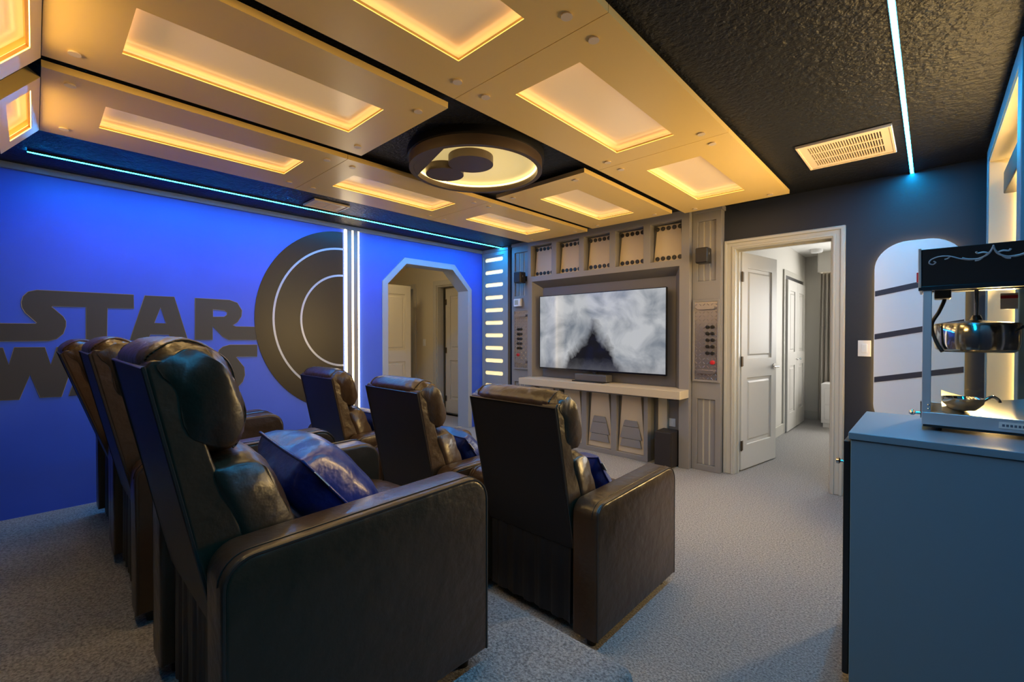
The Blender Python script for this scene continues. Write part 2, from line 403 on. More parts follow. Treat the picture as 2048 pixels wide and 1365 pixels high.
# hall behind the archway
HY = 4.47
struct('wall_hall_end', MB().extr([rect(-7.5, XB - .12, 0, CE), rect(-5.86, -5.02, .0, 2.06), rect(-7.0, -6.5, 0, 2.06)], XZ, HY, HY + .1), 'hall_wall')
struct('wall_hall_far', MB().box(-7.6, -7.5, 2.3, HY + .1, 0, CE), 'hall_wall')
struct('wall_hall_near', MB().box(-7.6, XB - .12, 2.2, 2.3, 0, CE), 'hall_wall')
struct('wall_hall_side', MB().extr([rect(2.3, HY, 0, CE), [(2.77, .001), (4.05, .001), (4.05, 1.87), (3.77, 2.15), (3.04, 2.15), (2.77, 1.87)]], YZ, XB - .14, XB - .121), 'hall_wall')
struct('ceiling_hall', MB().box(-7.6, XB - .12, 2.2, 5.6, CE, CE + .06), 'bed_ceiling')
d3 = sthing('door_3', (-5.5, HY, 0), 'pale panel door at the end of the hall beyond the archway')
obj('casing', MB().extr([[(-5.94, 0), (-5.94, 2.14), (-4.94, 2.14), (-4.94, 0), (-5.02, 0), (-5.02, 2.06), (-5.86, 2.06), (-5.86, 0)]], XZ, HY - .02, HY), 'casing_dim', d3, bevel=.005)
obj('jamb', MB().extr([[(-5.86, 0), (-5.86, 2.06), (-5.02, 2.06), (-5.02, 0), (-5.04, 0), (-5.04, 2.04), (-5.84, 2.04), (-5.84, 0)]], XZ, HY - .001, HY + .12), 'casing_dim', d3)
panel_door(d3, .80, 2.03, Matrix.Translation((-5.76, HY + .10, 0)) @ Matrix.Rotation(R(2), 4, 'Z'), 'casing_dim')
obj('infill', MB().box(-7.1, -4.9, HY + .3, HY + .32, 0, CE), 'hall_wall', d3)
d4 = sthing('door_4', (-6.0, 4.0, 0), 'pale panel door standing open in the hall beyond the archway')
panel_door(d4, .80, 2.03, Matrix.Translation((-5.98, 4.03, 0)) @ Matrix.Rotation(R(-88), 4, 'Z'), 'casing_dim', False)
obj('casing', MB().extr([[(-7.08, 0), (-7.08, 2.14), (-6.42, 2.14), (-6.42, 0), (-6.5, 0), (-6.5, 2.06), (-7.0, 2.06), (-7.0, 0)]], XZ, HY - .02, HY), 'casing_dim', d4, bevel=.005)
sw = thing('light_switch', 'white rocker switch on the hall wall beyond the archway', 'light switch', (-6.2, HY, 1.14))
obj('plate', MB().box(-6.235, -6.165, HY - .006, HY, 1.085, 1.20), 'white_plastic', sw, bevel=.002); obj('rocker', MB().box(-6.217, -6.183, HY - .010, HY - .006, 1.11, 1.175), 'white_plastic', sw)
hl = thing('hall_ceiling_lamp', 'round flush ceiling lamp in the hall beyond the archway', 'lamp', (-5.3, 3.1, CE))
obj('lamp_base', MB().cyl((-5.3, 3.1, CE - .02), .15, .02, n=28), 'white_plastic', hl); obj('lamp_shade', MB().lathe((-5.3, 3.1, CE - .02), [(.02, -.08), (.09, -.07), (.13, -.035), (.14, 0)], 28), 'hall_lamp', hl, smooth=True)

# ------------------------------------------------------------------ ceiling panels
PZ, PT = 2.385, 2.432           # underside and top of the hanging panels
cache = {}
cap_me = lambda: MB().cyl((0, 0, 0), .021, .006, 'z', 20, .019).mesh('cap', True)
def cpanel(name, label, x0, x1, y0, y1, lx0, lx1, ly0, ly1, caps, group='lit ceiling panels'):
    t = thing(name, label, 'ceiling panel', ((x0 + x1) / 2, (y0 + y1) / 2, PZ), group)
    c = .035
    obj('panel_frame', MB().extr([rect(x0, x1, y0, y1), rect(lx0, lx1, ly0, ly1)], XY, PZ, PZ + .014).extr([rect(x0, x1, y0, y1), rect(lx0 - c, lx1 + c, ly0 - c, ly1 + c)], XY, PZ + .014, PZ + .030), 'panel_lit_amber', t)
    lens = obj('lens', MB().box(lx0 - c - .006, lx1 + c + .006, ly0 - c - .006, ly1 + c + .006, PZ + .040, PZ + .044), 'acrylic', t)
    obj('light_box', MB().extr([rect(lx0 - c - .006, lx1 + c + .006, ly0 - c - .006, ly1 + c + .006), rect(lx0 - c, lx1 + c, ly0 - c, ly1 + c)], XY, PZ + .030, PZ + .040), 'white_plastic', t)
    for a in ((lx0 - .018, lx0 - .006, ly0 - .006, ly1 + .006), (lx1 + .006, lx1 + .018, ly0 - .006, ly1 + .006), (lx0 - .018, lx1 + .018, ly0 - .018, ly0 - .006), (lx0 - .018, lx1 + .018, ly1 + .006, ly1 + .018)):
        obj('led_tape', MB().box(a[0], a[1], a[2], a[3], PZ + .0145, PZ + .0165), 'led_amber', lens)
    area('boost_lamp', t, ((lx0 + lx1) / 2, (ly0 + ly1) / 2, PZ + .004), (lx1 - lx0, ly1 - ly0), (0, 0, 0), P_PANEL, AMBER)  # added lamp, since the glowing lens alone lights the room too weakly
    for cx, cy in caps: inst('cap', shared(cache, 'cap', cap_me), 'vent_beige', t, (cx, cy, PZ - .006))
    obj('batten', MB().box(lx0 - .03, lx1 + .03, ly0 - .03, ly1 + .03, PZ + .0445, CE), 'black_drum', t)
    return t
rows = [(.25, 1.20), (1.545, 2.465), (2.865, 3.765)]
seams = [(.03, 1.375), (1.378, 2.635), (2.638, 4.10)]
def caps_for(xa, xb, ya, yb, first):
    c = []
    for y in ((.12 if first else ya + .085), yb - .085): c += [(xa, y), (xb, y)]
    return c
for k, (nm, lb) in enumerate((('nearest the back wall', 0), ('between the other two of the right-hand row', 0), ('reaching the screen wall in the right-hand row', 0))):
    txt = ['amber ceiling panel of the right-hand row above the near seats', 'amber ceiling panel in the middle of the right-hand row', 'amber ceiling panel of the right-hand row meeting the screen wall'][k]
    cpanel('ceiling_panel', txt, -1.665, -.83, *seams[k], -1.425, -1.065, *rows[k], caps_for(-1.54, -.945, *seams[k], k == 0))
for k in (0, 2):
    txt = {0: 'amber ceiling panel of the middle row behind the round lamp', 2: 'amber ceiling panel of the middle row between lamp and screen wall'}[k]
    y0, y1 = ((.03, 1.41), None, (2.60, 4.03))[k]
    cpanel('ceiling_panel', txt, -2.615, -1.755, y0, y1, -2.365, -2.0, *rows[k], caps_for(-2.50, -1.885, y0, y1, k == 0))
for k in range(3):
    txt = ['amber ceiling panel of the row by the blue wall, farthest from the screen', 'amber ceiling panel in the middle of the row by the blue wall', 'amber ceiling panel of the row by the blue wall nearest the screen'][k]
    cpanel('ceiling_panel', txt, -3.575, -2.725, *seams[k], -3.30, -2.97, *rows[k], caps_for(-3.45, -2.83, *seams[k], k == 0))
# short slanted panels that fold down at the rear end of each row
def slant(label, x0, x1, lx0, lx1):
    a = R(51); o = Vector((0, .028, PZ)); u = Vector((0, -cos(a), -sin(a))); nrm = Vector((0, -sin(a), cos(a)))   # nrm points up/back
    fn = lambda x, s_, d: tuple(Vector((x, 0, 0)) + o + u * s_ + nrm * d)
    t = thing('slanted_panel', label, 'ceiling panel', ((x0 + x1) / 2, 0, 2.3), 'slanted rear panels')
    obj('panel_frame', MB().extr([rect(x0, x1, 0, .22), rect(lx0, lx1, .045, .165)], fn, 0, .016).extr([rect(x0, x1, 0, .22), rect(lx0 - .025, lx1 + .025, .02, .19)], fn, .016, .05), 'panel_lit_amber', t)
    ln = obj('lens', MB().extr([rect(lx0 - .025, lx1 + .025, .02, .19)], fn, .042, .047), 'acrylic', t)
    for q in (rect(lx0 - .015, lx1 + .015, .028, .038), rect(lx0 - .015, lx1 + .015, .172, .182), rect(lx0 - .017, lx0 - .007, .039, .171), rect(lx1 + .007, lx1 + .017, .039, .171)):
        obj('led_tape', MB().extr([q], fn, .0165, .0185), 'led_amber', ln)
    area('boost_lamp', t, fn((lx0 + lx1) / 2, .105, .004), (lx1 - lx0, .12), (R(51), 0, 0), P_SLANT, AMBER)  # added lamp boosting the slanted lens
    obj('bracket', MB().extr([rect(x0 + .02, x1 - .02, .03, .19)], fn, .05, .09), 'grey_dark', t)
slant('slanted amber panel folding down behind the right-hand row', -1.655, -.835, -1.425, -1.0)
slant('slanted amber panel folding down behind the middle row', -2.64, -1.715, -2.50, -1.95)
slant('slanted amber panel folding down beside the blue wall', -3.575, -2.84, -3.46, -2.93)

# ------------------------------------------------------------------ round ceiling lamp
LX, LY, LZ, LR = -2.185, 1.99, 2.33, .43
lp = thing('round_ceiling_lamp', 'large round brown drum lamp glowing between the ceiling panels', 'lamp', (LX, LY, LZ))
obj('canopy', MB().cyl((LX, LY, LZ + .062), LR + .012, CE - LZ - .062, n=72), 'black_drum', lp, smooth=True)
obj('drum_ring', MB().lathe((LX, LY, LZ), [(LR - .03, .0), (LR, .0), (LR, .062), (LR - .03, .062), (LR - .03, .0)], 72, False), 'drum', lp, smooth=30)
obj('tray', MB().cyl((LX, LY, LZ + .052), LR - .028, .008, n=72), 'lamp_tray', lp)
obj('led_ring', MB().lathe((LX, LY, LZ + .034), [(LR - .040, 0), (LR - .031, 0), (LR - .031, .012), (LR - .040, .012), (LR - .040, 0)], 72, False), 'led_amber', lp)
dd = Matrix.Rotation(0, 4, 'Z')
def disc(cx, cy, rr): 
    return obj('shade_disc', MB().lathe((LX + cx, LY + cy, LZ), [(rr * .4, .001), (rr, .001), (rr, .050), (rr * .4, .050)], 48), 'drum', lp, smooth=30)
disc(.07, -.11, .14); disc(-.19, -.11, .125)
obj('shade_plate', MB().extr([[(.02 + (LR - .031) * cos(a) - .02, (LR - .031) * sin(a)) for a in [R(q) for q in range(215, 291, 5)]]], lambda a, b, d: (LX + a, LY + b, d), LZ + .001, LZ + .03), 'drum', lp)

# ------------------------------------------------------------------ light lines and vents on the ceiling
for x, y0, y1, txt in ((-4.205, -.02, 4.29, 'long cyan light line on the ceiling beside the blue wall'), (-.112, YB, YT, 'long cyan light line on the dark ceiling at right')):
    t = thing('light_line', txt, 'light strip', (x, (y0 + y1) / 2, CE))
    obj('channel', MB().box(x - .012, x + .012, y0, y1, CE - .006, CE).box(x - .012, x - .0092, y0, y1, CE - .0113, CE - .006).box(x + .0092, x + .012, y0, y1, CE - .0113, CE - .006), 'black_drum', t)
    obj('diffuser', MB().box(x - .009, x + .009, y0, y1, CE - .012, CE - .006), 'led_deep_blue' if x < -2 else 'led_blue', t)
def vent(label, x0, x1, y0, y1, rows_, nslot, along):
    t = thing('ceiling_vent', label, 'vent', ((x0 + x1) / 2, (y0 + y1) / 2, CE))
    obj('backing', MB().box(x0 + .01, x1 - .01, y0 + .01, y1 - .01, CE - .004, CE - .001), 'vent_dark', t)
    holes = []; mx = .05; my = .05
    rh = (y1 - y0 - 2 * my) / rows_; pw = (x1 - x0 - 2 * mx) / nslot
    for r in range(rows_):
        for k in range(nslot):
            holes.append(rect(x0 + mx + pw * (k + .22), x0 + mx + pw * (k + .82), y0 + my + rh * (r + .07), y0 + my + rh * (r + .93)))
    obj('grille', MB().extr([rect(x0, x1, y0, y1)] + holes, XY, CE - .014, CE - .004), 'vent_beige', t)
    obj('rim', MB().extr([rect(x0, x1, y0, y1), rect(x0 + .015, x1 - .015, y0 + .015, y1 - .015)], XY, CE - .020, CE - .012), 'vent_beige', t, bevel=.004)
vent('beige slotted ceiling vent near the cyan light line at right', -.632, -.17, 3.255, 3.745, 3, 28, 0)
vent('beige ceiling vent beside the cyan line near the blue wall', -4.10, -3.86, 1.65, 1.97, 2, 14, 0)

# ------------------------------------------------------------------ screen wall
# light tower in the left corner
tw = thing('light_tower', 'grey corner pilaster with a ladder of glowing yellow slots', 'pilaster', (-4.35, 4.32, 0))
tx0, tx1, ty = XB + .002, -4.095, 4.29
obj('tower_frame', MB().extr([rect(tx0, tx1, 0, 2.395), rect(-4.565, -4.172, .08, 2.345)], XZ, ty, YT), 'tower_grey', tw, bevel=.004)
zs = [2.297 - .1725 * k for k in range(13)]
def stad(xa, xb, z, h=.026):
    p = [(xb - h + h * cos(a), z + h * sin(a)) for a in [pi / 2 - pi * i / 10 for i in range(11)]]
    return p + [(xa + h - h * cos(a), z - h * sin(a)) for a in [pi / 2 - pi * i / 10 for i in range(11)]]
obj('tower_panel', MB().extr([rect(-4.565, -4.172, .08, 2.345)] + [stad(-4.543, -4.197, z) for z in zs], XZ, ty + .012, ty + .02), 'tower_grey', tw)
for z in zs: obj('lit_slot', MB().extr([stad(-4.548, -4.192, z, .031)], XZ, ty + .022, ty + .028), 'led_slot', tw)
obj('tower_cap', MB().box(tx0, tx1 + .012, ty - .012, YT, 2.395, CE), 'tower_grey', tw, bevel=.004)

# ribbed columns either side of the screen
def column(label, x0, x1):
    t = thing('ribbed_column', label, 'wall panel', ((x0 + x1) / 2, 4.30, 0), 'ribbed grey columns')
    f0, f1 = x0 + .05, x1 - .045
    fields = [(1.765, 2.32), (.055, .668)]
    obj('column_frame', MB().extr([rect(x0, x1, 0, 2.40)] + [rect(f0, f1, a, b) for a, b in fields], XZ, 4.25, YT), 'grey_paint', t, bevel=.003)
    obj('column_cap', MB().box(x0 - .0, x1 + .012, 4.238, YT, 2.40, CE), 'grey_paint', t, bevel=.003)
    for a, b in fields:
        obj('field_back', MB().box(f0, f1, 4.273, 4.29, a, b), 'casing_dim', t)
        w_ = (f1 - f0) / 3
        for k in range(3):
            obj('rib_board', MB().box(f0 + k * w_ + (.008 if k else .001), f0 + (k + 1) * w_ - (.008 if k < 2 else .001), 4.266, 4.274, a + .003, b - .003), 'grey_paint', t, bevel=.002)
    return t
column('ribbed grey column left of the screen, beside the light tower', -3.985, -3.665)
column('ribbed grey column between the screen and the doorway', -1.652, -1.394)

# framed surround
sr = thing('screen_surround', 'grey framed surround with five studded boxes above the screen', 'wall surround', (-2.65, 4.25, 0))
boxes = [(-3.609, -3.289), (-3.215, -2.898), (-2.831, -2.508), (-2.436, -2.12), (-2.045, -1.733)]
sx0, sx1, sy, sb = -3.662, -1.655, 4.19, 4.285
out = [(sx0, 0), (sx0, CE), (sx1, CE), (sx1, 0), (-1.752, 0), (-1.752, 1.92), (-3.59, 1.92), (-3.59, 0)]
obj('surround_frame', MB().extr([out] + [rect(a, b, 1.983, 2.358) for a, b in boxes], XZ, sy, sb), 'grey_paint', sr, bevel=.003)
obj('box_back', MB().box(sx0 + .02, sx1 - .02, sb, sb + .01, 1.94, 2.40), 'grey_olive', sr)
knob_me = lambda: MB().lathe((0, 0, 0), [(.0215, 0), (.0215, .006), (.019, .010), (.012, .010), (.010, .007), (.002, .007)], 20).xf(Matrix.Rotation(pi / 2, 4, 'X')).mesh('stud', 30)
for a, b in boxes:
    c = (a + b) / 2
    pan = obj('inset_panel', MB().extr([[(c - .155, 1.985), (c + .155, 1.985), (c + .115, 2.345), (c - .115, 2.345)]], XZ, sb - .022, sb), 'cream', sr, bevel=.002)
    for k in range(5):
        for z in (2.315, 2.022): inst('stud', shared(cache, 'knob', knob_me), 'black_plastic', pan, (c + (k - 2) * .057, sb - .022, z))
# splayed reveal and back board
o_ = rect(-3.59, -1.752, .70, 1.92); i_ = rect(-3.506, -1.83, .70, 1.845)
for k, nm in ((1, 'reveal_side'), (2, 'reveal_head'), (3, 'reveal_side')):
    a, b = o_[k], o_[(k + 1) % 4]; c, d = i_[(k + 1) % 4], i_[k]
    obj(nm, MB().add([(a[0], sy + .004, a[1]), (b[0], sy + .004, b[1]), (c[0], 4.298, c[1]), (d[0], 4.298, d[1]), (a[0], 4.32, a[1]), (b[0], 4.32, b[1]), (c[0], 4.32, c[1]), (d[0], 4.32, d[1])], [(0, 1, 2, 3), (4, 7, 6, 5), (0, 4, 5, 1), (1, 5, 6, 2), (2, 6, 7, 3), (3, 7, 4, 0)]), 'grey_dark', sr)
obj('back_board', MB().box(-3.56, -1.78, 4.30, 4.32, .753, 1.90), 'grey_dark', sr)
obj('niche_back', MB().box(-3.58, -1.76, 4.31, 4.335, 0, .62), 'grey_paint', sr)

# shelf
tag(obj('shelf', MB().extr([[(-3.625, 3.985), (-1.655, 3.985), (-1.655, 4.187), (-1.758, 4.187), (-1.758, 4.296), (-3.584, 4.296), (-3.584, 4.187), (-3.625, 4.187)]], XY, .675, .752), 'shelf_cream', bevel=.004), 'thick cream shelf running below the screen', 'shelf')
# cabinet with tapered panels below
cb = thing('low_cabinet', 'low grey cabinet with tapered cream panels below the shelf', 'cabinet', (-2.8, 4.2, 0))
cx0, cx1, cy = -3.56, -2.045, 4.15
bays = [(-3.50, -3.17), (-3.11, -2.79), (-2.735, -2.465), (-2.40, -2.105)]
bays = [(cx0 + .05 + k * .372, cx0 + .05 + k * .372 + .305) for k in range(4)]
obj('cabinet_frame', MB().extr([rect(cx0, cx1, 0, .674)] + [rect(a, b, .05, .64) for a, b in bays], XZ, cy, cy + .07), 'grey_paint', cb, bevel=.003)
obj('cabinet_body', MB().box(cx0, cx1, cy + .07, 4.295, 0, .674), 'grey_olive', cb)
for a, b in bays:
    c = (a + b) / 2 
    pan = obj('tapered_panel', MB().extr([[(c - .15, .052), (c + .15, .052), (c + .105, .638), (c - .105, .638)]], XZ, cy + .035, cy + .07), 'cream', cb, bevel=.002)
    pts = [(.068, .39, .09, .325), (.09, .325, .122, .20), (.10, .20, .12, .115)]
    for tw_, tz, bw_, bz in pts:
        obj('vent_plate', MB().extr([[(c - bw_, bz), (c + bw_, bz), (c + tw_, tz - .004), (c - tw_, tz - .004)]], XZ, cy + .018, cy + .035), 'grey_paint', pan, bevel=.002)
# side bay at the right of the cabinet, with the subwoofer
obj('bay_board', MB().box(-1.99, -1.90, 4.265, 4.309, .05, .674), 'casing_dim', sr)
sb_ = thing('subwoofer', 'black box subwoofer on the carpet below the shelf end', 'speaker', (-1.81, 4.17, 0))
obj('box', MB().box(-1.932, -1.764, 4.06, 4.26, .015, .345), 'sub_black', sb_, bevel=.004)
obj('grille', MB().box(-1.927, -1.769, 4.052, 4.06, .02, .34), 'sub_black', sb_, bevel=.003)
for fx in (-1.91, -1.785):
    for fy in (4.085, 4.235): obj('foot', MB().cyl((fx, fy, 0), .012, .015, n=12), 'black_plastic', sb_)
ol = thing('outlet_plate', 'white outlet plate on the wall above the subwoofer', 'outlet', (-1.87, 4.3, .42))
obj('plate', MB().box(-1.895, -1.83, 4.302, 4.309, .36, .44), 'white_plastic', ol, bevel=.002); obj('socket', MB().box(-1.88, -1.845, 4.299, 4.303, .38, .42), 'white_plastic', ol)

# television
tv = thing('television', 'large flat television showing a misty grey scene', 'television', (-2.68, 4.2, .86))
t0, t1, tz0, tz1, tyy = -3.485, -1.885, .862, 1.735, 4.215
obj('housing', MB().box(t0, t1, tyy, tyy + .025, tz0, tz1), 'tv_black', tv, bevel=.003)
obj('bezel', MB().extr([rect(t0, t1, tz0, tz1), rect(t0 + .007, t1 - .007, tz0 + .016, tz1 - .007)], XZ, tyy - .006, tyy), 'tv_black', tv)
obj('wall_mount', MB().box(-2.95, -2.4, tyy + .025, 4.30, 1.1, 1.5), 'black_plastic', tv)
scm = bpy.data.materials.new('screen_picture'); scm.use_nodes = True
nt = scm.node_tree; N = nt.nodes; b = N['Principled BSDF']
tc = N.new('ShaderNodeTexCoord'); sp = N.new('ShaderNodeSeparateXYZ'); nt.links.new(tc.outputs['Generated'], sp.inputs[0])
def math_(op, a, c=None, clamp=False):
    n = N.new('ShaderNodeMath'); n.operation = op; n.use_clamp = clamp
    for i, q in enumerate((a, c)):
        if q is None: continue
        if isinstance(q, (int, float)): n.inputs[i].default_value = q
        else: nt.links.new(q, n.inputs[i])
    return n.outputs[0]
def noise(scale, det=5):
    n = N.new('ShaderNodeTexNoise'); n.inputs['Scale'].default_value = scale; n.inputs['Detail'].default_value = det; n.inputs['Distortion'].default_value = .6
    mp = N.new('ShaderNodeMapping'); mp.inputs['Scale'].default_value = (1.8, 1, 1); nt.links.new(tc.outputs['Generated'], mp.inputs[0]); nt.links.new(mp.outputs[0], n.inputs['Vector']); return n.outputs['Fac']
u, v = sp.outputs['X'], sp.outputs['Z']
fog = noise(3.2); fine = noise(14, 6)
base = N.new('ShaderNodeValToRGB'); e = base.color_ramp.elements
e[0].position = .3; e[0].color = (.26, .30, .36, 1); e[1].position = .62; e[1].color = (.78, .80, .83, 1)
nt.links.new(fog, base.inputs['Fac'])
# dark mountain standing in the mist
du = math_('ABSOLUTE', math_('SUBTRACT', math_('ADD', u, math_('MULTIPLY', math_('SUBTRACT', fine, .5), .06)), .47))
wid = math_('ADD', math_('MULTIPLY', math_('SUBTRACT', .74, v), .36), math_('MULTIPLY', math_('SUBTRACT', fog, .5), .22))
m1 = math_('MULTIPLY', math_('SUBTRACT', wid, du), 12, True)
m2 = math_('MULTIPLY', math_('SUBTRACT', .93, v), 14, True)
msk = math_('MULTIPLY', m1, m2)
mx = N.new('ShaderNodeMix'); mx.data_type = 'RGBA'; nt.links.new(msk, mx.inputs['Factor']); nt.links.new(base.outputs['Color'], mx.inputs['A']); mx.inputs['B'].default_value = (.012, .012, .016, 1)
# low dark shore
sh = math_('MULTIPLY', math_('SUBTRACT', math_('ADD', .10, math_('MULTIPLY', fine, .12)), v), 5, True)
mx2 = N.new('ShaderNodeMix'); mx2.data_type = 'RGBA'; nt.links.new(math_('MULTIPLY', sh, .6), mx2.inputs['Factor']); nt.links.new(mx.outputs['Result'], mx2.inputs['A']); mx2.inputs['B'].default_value = (.22, .22, .24, 1)
b.inputs['Base Color'].default_value = (.004, .004, .005, 1); b.inputs['Roughness'].default_value = .08
nt.links.new(mx2.outputs['Result'], b.inputs['Emission Color']); b.inputs['Emission Strength'].default_value = .85
M['screen_picture'] = scm
obj('screen', MB().box(t0 + .007, t1 - .007, tyy - .003, tyy - .001, tz0 + .016, tz1 - .007), 'screen_picture', tv)
cs = thing('centre_speaker', 'flat grey centre speaker standing on the cream shelf', 'speaker', (-2.7, 4.13, .752))
obj('box', MB().box(-2.90, -2.50, 4.12, 4.24, .764, .835), 'soundbar_grey', cs, bevel=.004); obj('foot', MB().box(-2.92, -2.52, 4.09, 4.22, .752, .764), 'black_plastic', cs, bevel=.002)
obj('post', MB().box(-2.72, -2.68, 4.20, 4.212, .835, .858), 'black_plastic', cs)

# small wall speakers, thermostat
for x, txt in ((-3.757, 'small black speaker on the ribbed column by the light tower'), (-1.515, 'small black speaker on the ribbed column by the doorway')):
    t = thing('wall_speaker', txt, 'speaker', (x, 4.25, 1.9), 'small wall speakers')
    obj('bracket', MB().box(x - .02, x + .02, 4.20, 4.262, 1.95, 2.01), 'black_plastic', t)
    obj('cabinet', MB().box(x - .055, x + .055, 4.10, 4.205, 1.912, 2.052), 'black_plastic', t, bevel=.012, seg=3)
    obj('grille', MB().box(x - .048, x + .048, 4.094, 4.10, 1.92, 2.045), 'sub_black', t, bevel=.004)
    obj('badge', MB().box(x + .0551, x + .0565, 4.14, 4.15, 1.985, 2.005), 'chrome', t)
th = thing('thermostat', 'small white thermostat on the column left of the screen', 'thermostat', (-3.865, 4.24, 1.68))
obj('base_plate', MB().box(-3.92, -3.79, 4.242, 4.25, 1.622, 1.735), 'grey_paint', th); obj('body', MB().box(-3.915, -3.80, 4.205, 4.242, 1.63, 1.728), 'white_plastic', th, bevel=.006); obj('display', MB().box(-3.895, -3.835, 4.203, 4.206, 1.65, 1.71), 'lcd', th)

# diamond plate control panels
def tread(x0, x1, z0, z1, y):
    mb = MB(); k = 0; p = .036
    for i in range(int((x1 - x0) / p) + 1):
        for j in range(int((z1 - z0) / p) + 1):
            x = x0 + .014 + i * p; z = z0 + .014 + j * p
            if x > x1 - .012 or z > z1 - .012: continue
            s_ = 1 if (i + j) % 2 else -1; a = R(45) * s_; l, q = .0145, .0032
            c_, sn = cos(a), sin(a)
            ring = [(-l, 0), (-l * .5, -q), (l * .5, -q), (l, 0), (l * .5, q), (-l * .5, q)]
            vs = [(x + u_ * c_ - v_ * sn, y, z + u_ * sn + v_ * c_) for u_, v_ in ring]
            tops = [(x + u_ * .8 * c_, y - .0042, z + u_ * .8 * sn) for u_ in (-l, l)]
            mb.add(vs + tops, [(0, 1, 6), (1, 2, 7, 6), (2, 3, 7), (3, 4, 7), (4, 5, 6, 7), (5, 0, 6)])
    return mb
btn_me = lambda: MB().lathe((0, 0, 0), [(.0175, 0), (.0175, .012), (.014, .017), (.003, .018)], 18).xf(Matrix.Rotation(pi / 2, 4, 'X')).mesh('button', 40)
red_me = lambda: MB().lathe((0, 0, 0), [(.0205, 0), (.0205, .014), (.016, .02), (.003, .022)], 18).xf(Matrix.Rotation(pi / 2, 4, 'X')).mesh('red_button', 40)
def control(label, x0, x1, bx):
    z0, z1, y = .83, 1.59, 4.232
    t = thing('control_plate', label, 'control panel', ((x0 + x1) / 2, y, z0), 'studded diamond plates')
    obj('plate_frame', MB().extr([rect(x0, x1, z0, z1), rect(x0 + .018, x1 - .018, z0 + .018, z1 - .018)], XZ, y, 4.25), 'grey_paint', t, bevel=.003)
    pl = obj('diamond_plate', MB().box(x0 + .018, x1 - .018, y + .008, 4.25, z0 + .018, z1 - .018), 'plate', t)
    o = obj('tread_pattern', tread(x0 + .018, x1 - .018, z0 + .018, z1 - .018, y + .008), 'plate', pl); o['kind'] = 'stuff'
    for z in (1.515, .925):
        hb = MB().extr([stad(x0 + .045, x1 - .035, z, .016)], XZ, y - .022, y - .010)
        for xx in (x0 + .065, x1 - .055): hb.cyl((xx, y - .012, z), .008, .022, 'y', 12)
        obj('grab_bar', hb, 'plate', t, bevel=.003)
    for k in range(5):
        for q in (0, 1): inst('button', shared(cache, 'btn', btn_me), 'black_plastic', t, (bx + q * .045, y + .008, 1.338 - k * .060))
    inst('red_button', shared(cache, 'red', red_me), 'red', t, (bx + (.045 if x0 > -2 else .0), y + .008, 1.012))
control('studded diamond plate left of the screen under the thermostat', -3.945, -3.678, -3.862)
control('studded diamond plate right of the screen beside the doorway', -1.642, -1.400, -1.505)

# ------------------------------------------------------------------ blue wall: lettering, graphic, upright light lines
L_ST = [(0.54, 1.582), (0.016, 1.581), (-0.026, 1.566), (-0.051, 1.532), (-0.06, 1.491), (-0.057, 1.454), (-0.042, 1.418), (0.012, 1.349), (0.007, 1.343), (-0.158, 1.342), (-0.244, 1.341), (-0.245, 1.221), (-0.159, 1.22), (0.071, 1.222), (0.11, 1.235), (0.144, 1.273), (0.158, 1.326), (0.159, 1.364), (0.145, 1.397), (0.086, 1.466), (0.092, 1.47), (0.265, 1.472), (0.263, 1.224), (0.379, 1.223), (0.384, 1.47), (0.54, 1.473)]
L_S1 = [q for q in L_ST[1:21]]; L_S1 = [(.255, 1.582)] + L_S1 + [(.255, 1.472)]
L_T = [(.2551, 1.582), (.54, 1.582), (.54, 1.473), (.384, 1.47), (.379, 1.223), (.263, 1.224), (.265, 1.472), (.2551, 1.472)]
L_A = [(0.608, 1.58), (0.799, 1.581), (0.89, 1.22), (0.776, 1.221), (0.76, 1.268), (0.64, 1.27), (0.623, 1.222), (0.514, 1.223)]
L_Ah = [(0.707, 1.488), (0.743, 1.36), (0.666, 1.361)]
L_R = [(0.942, 1.581), (1.2, 1.579), (1.262, 1.557), (1.299, 1.489), (1.294, 1.435), (1.261, 1.38), (1.224, 1.352), (1.251, 1.341), (1.427, 1.34), (1.424, 1.221), (1.193, 1.222), (1.147, 1.248), (1.069, 1.341), (1.069, 1.223), (0.94, 1.223)]
L_Rh = [(1.073, 1.489), (1.158, 1.483), (1.181, 1.466), (1.178, 1.443), (1.158, 1.427), (1.073, 1.424)]
L_W = [(-0.268, 1.178), (-0.146, 1.177), (-0.121, 1.06), (-0.095, 1.178), (0.051, 1.176), (0.079, 1.051), (0.11, 1.176), (0.226, 1.174), (0.131, 0.816), (0.024, 0.82), (-0.022, 0.986), (-0.075, 0.816), (-0.174, 0.82)]
L_S2 = [(1.424, 1.174), (1.198, 1.177), (1.146, 1.16), (1.116, 1.132), (1.105, 1.085), (1.12, 1.038), (1.217, 0.939), (1.201, 0.928), (1.03, 0.935), (1.03, 0.79), (1.195, 0.778), (1.258, 0.787), (1.301, 0.838), (1.319, 0.897), (1.313, 0.97), (1.249, 1.063), (1.26, 1.068), (1.423, 1.063)]
sh_ = lambda L, dy, dz: [(a + dy, b + dz) for a, b in L]
lt = thing('wall_lettering', 'two rows of huge dark block letters across the blue wall', 'lettering', (XB, .6, .8))
def letter(loops, edges=None):
    o = obj('letter', MB().extr(loops, YZ, XB, XB + .004), 'letter', lt)
    for L in (loops if edges is None else edges):
        obj('letter_edge', MB().tube([(XB + .003, a, b) for a, b in L], .0022, 4, True), 'letter_edge', o)
letter([L_S1], []); letter([L_T], [L_ST])
for lp_ in ([L_A, L_Ah], [L_R, L_Rh], [L_W], [sh_(L_A, -.345, -.405), sh_(L_Ah, -.345, -.405)], [sh_(L_R, -.40, -.405), sh_(L_Rh, -.40, -.405)], [L_S2]): letter(lp_)
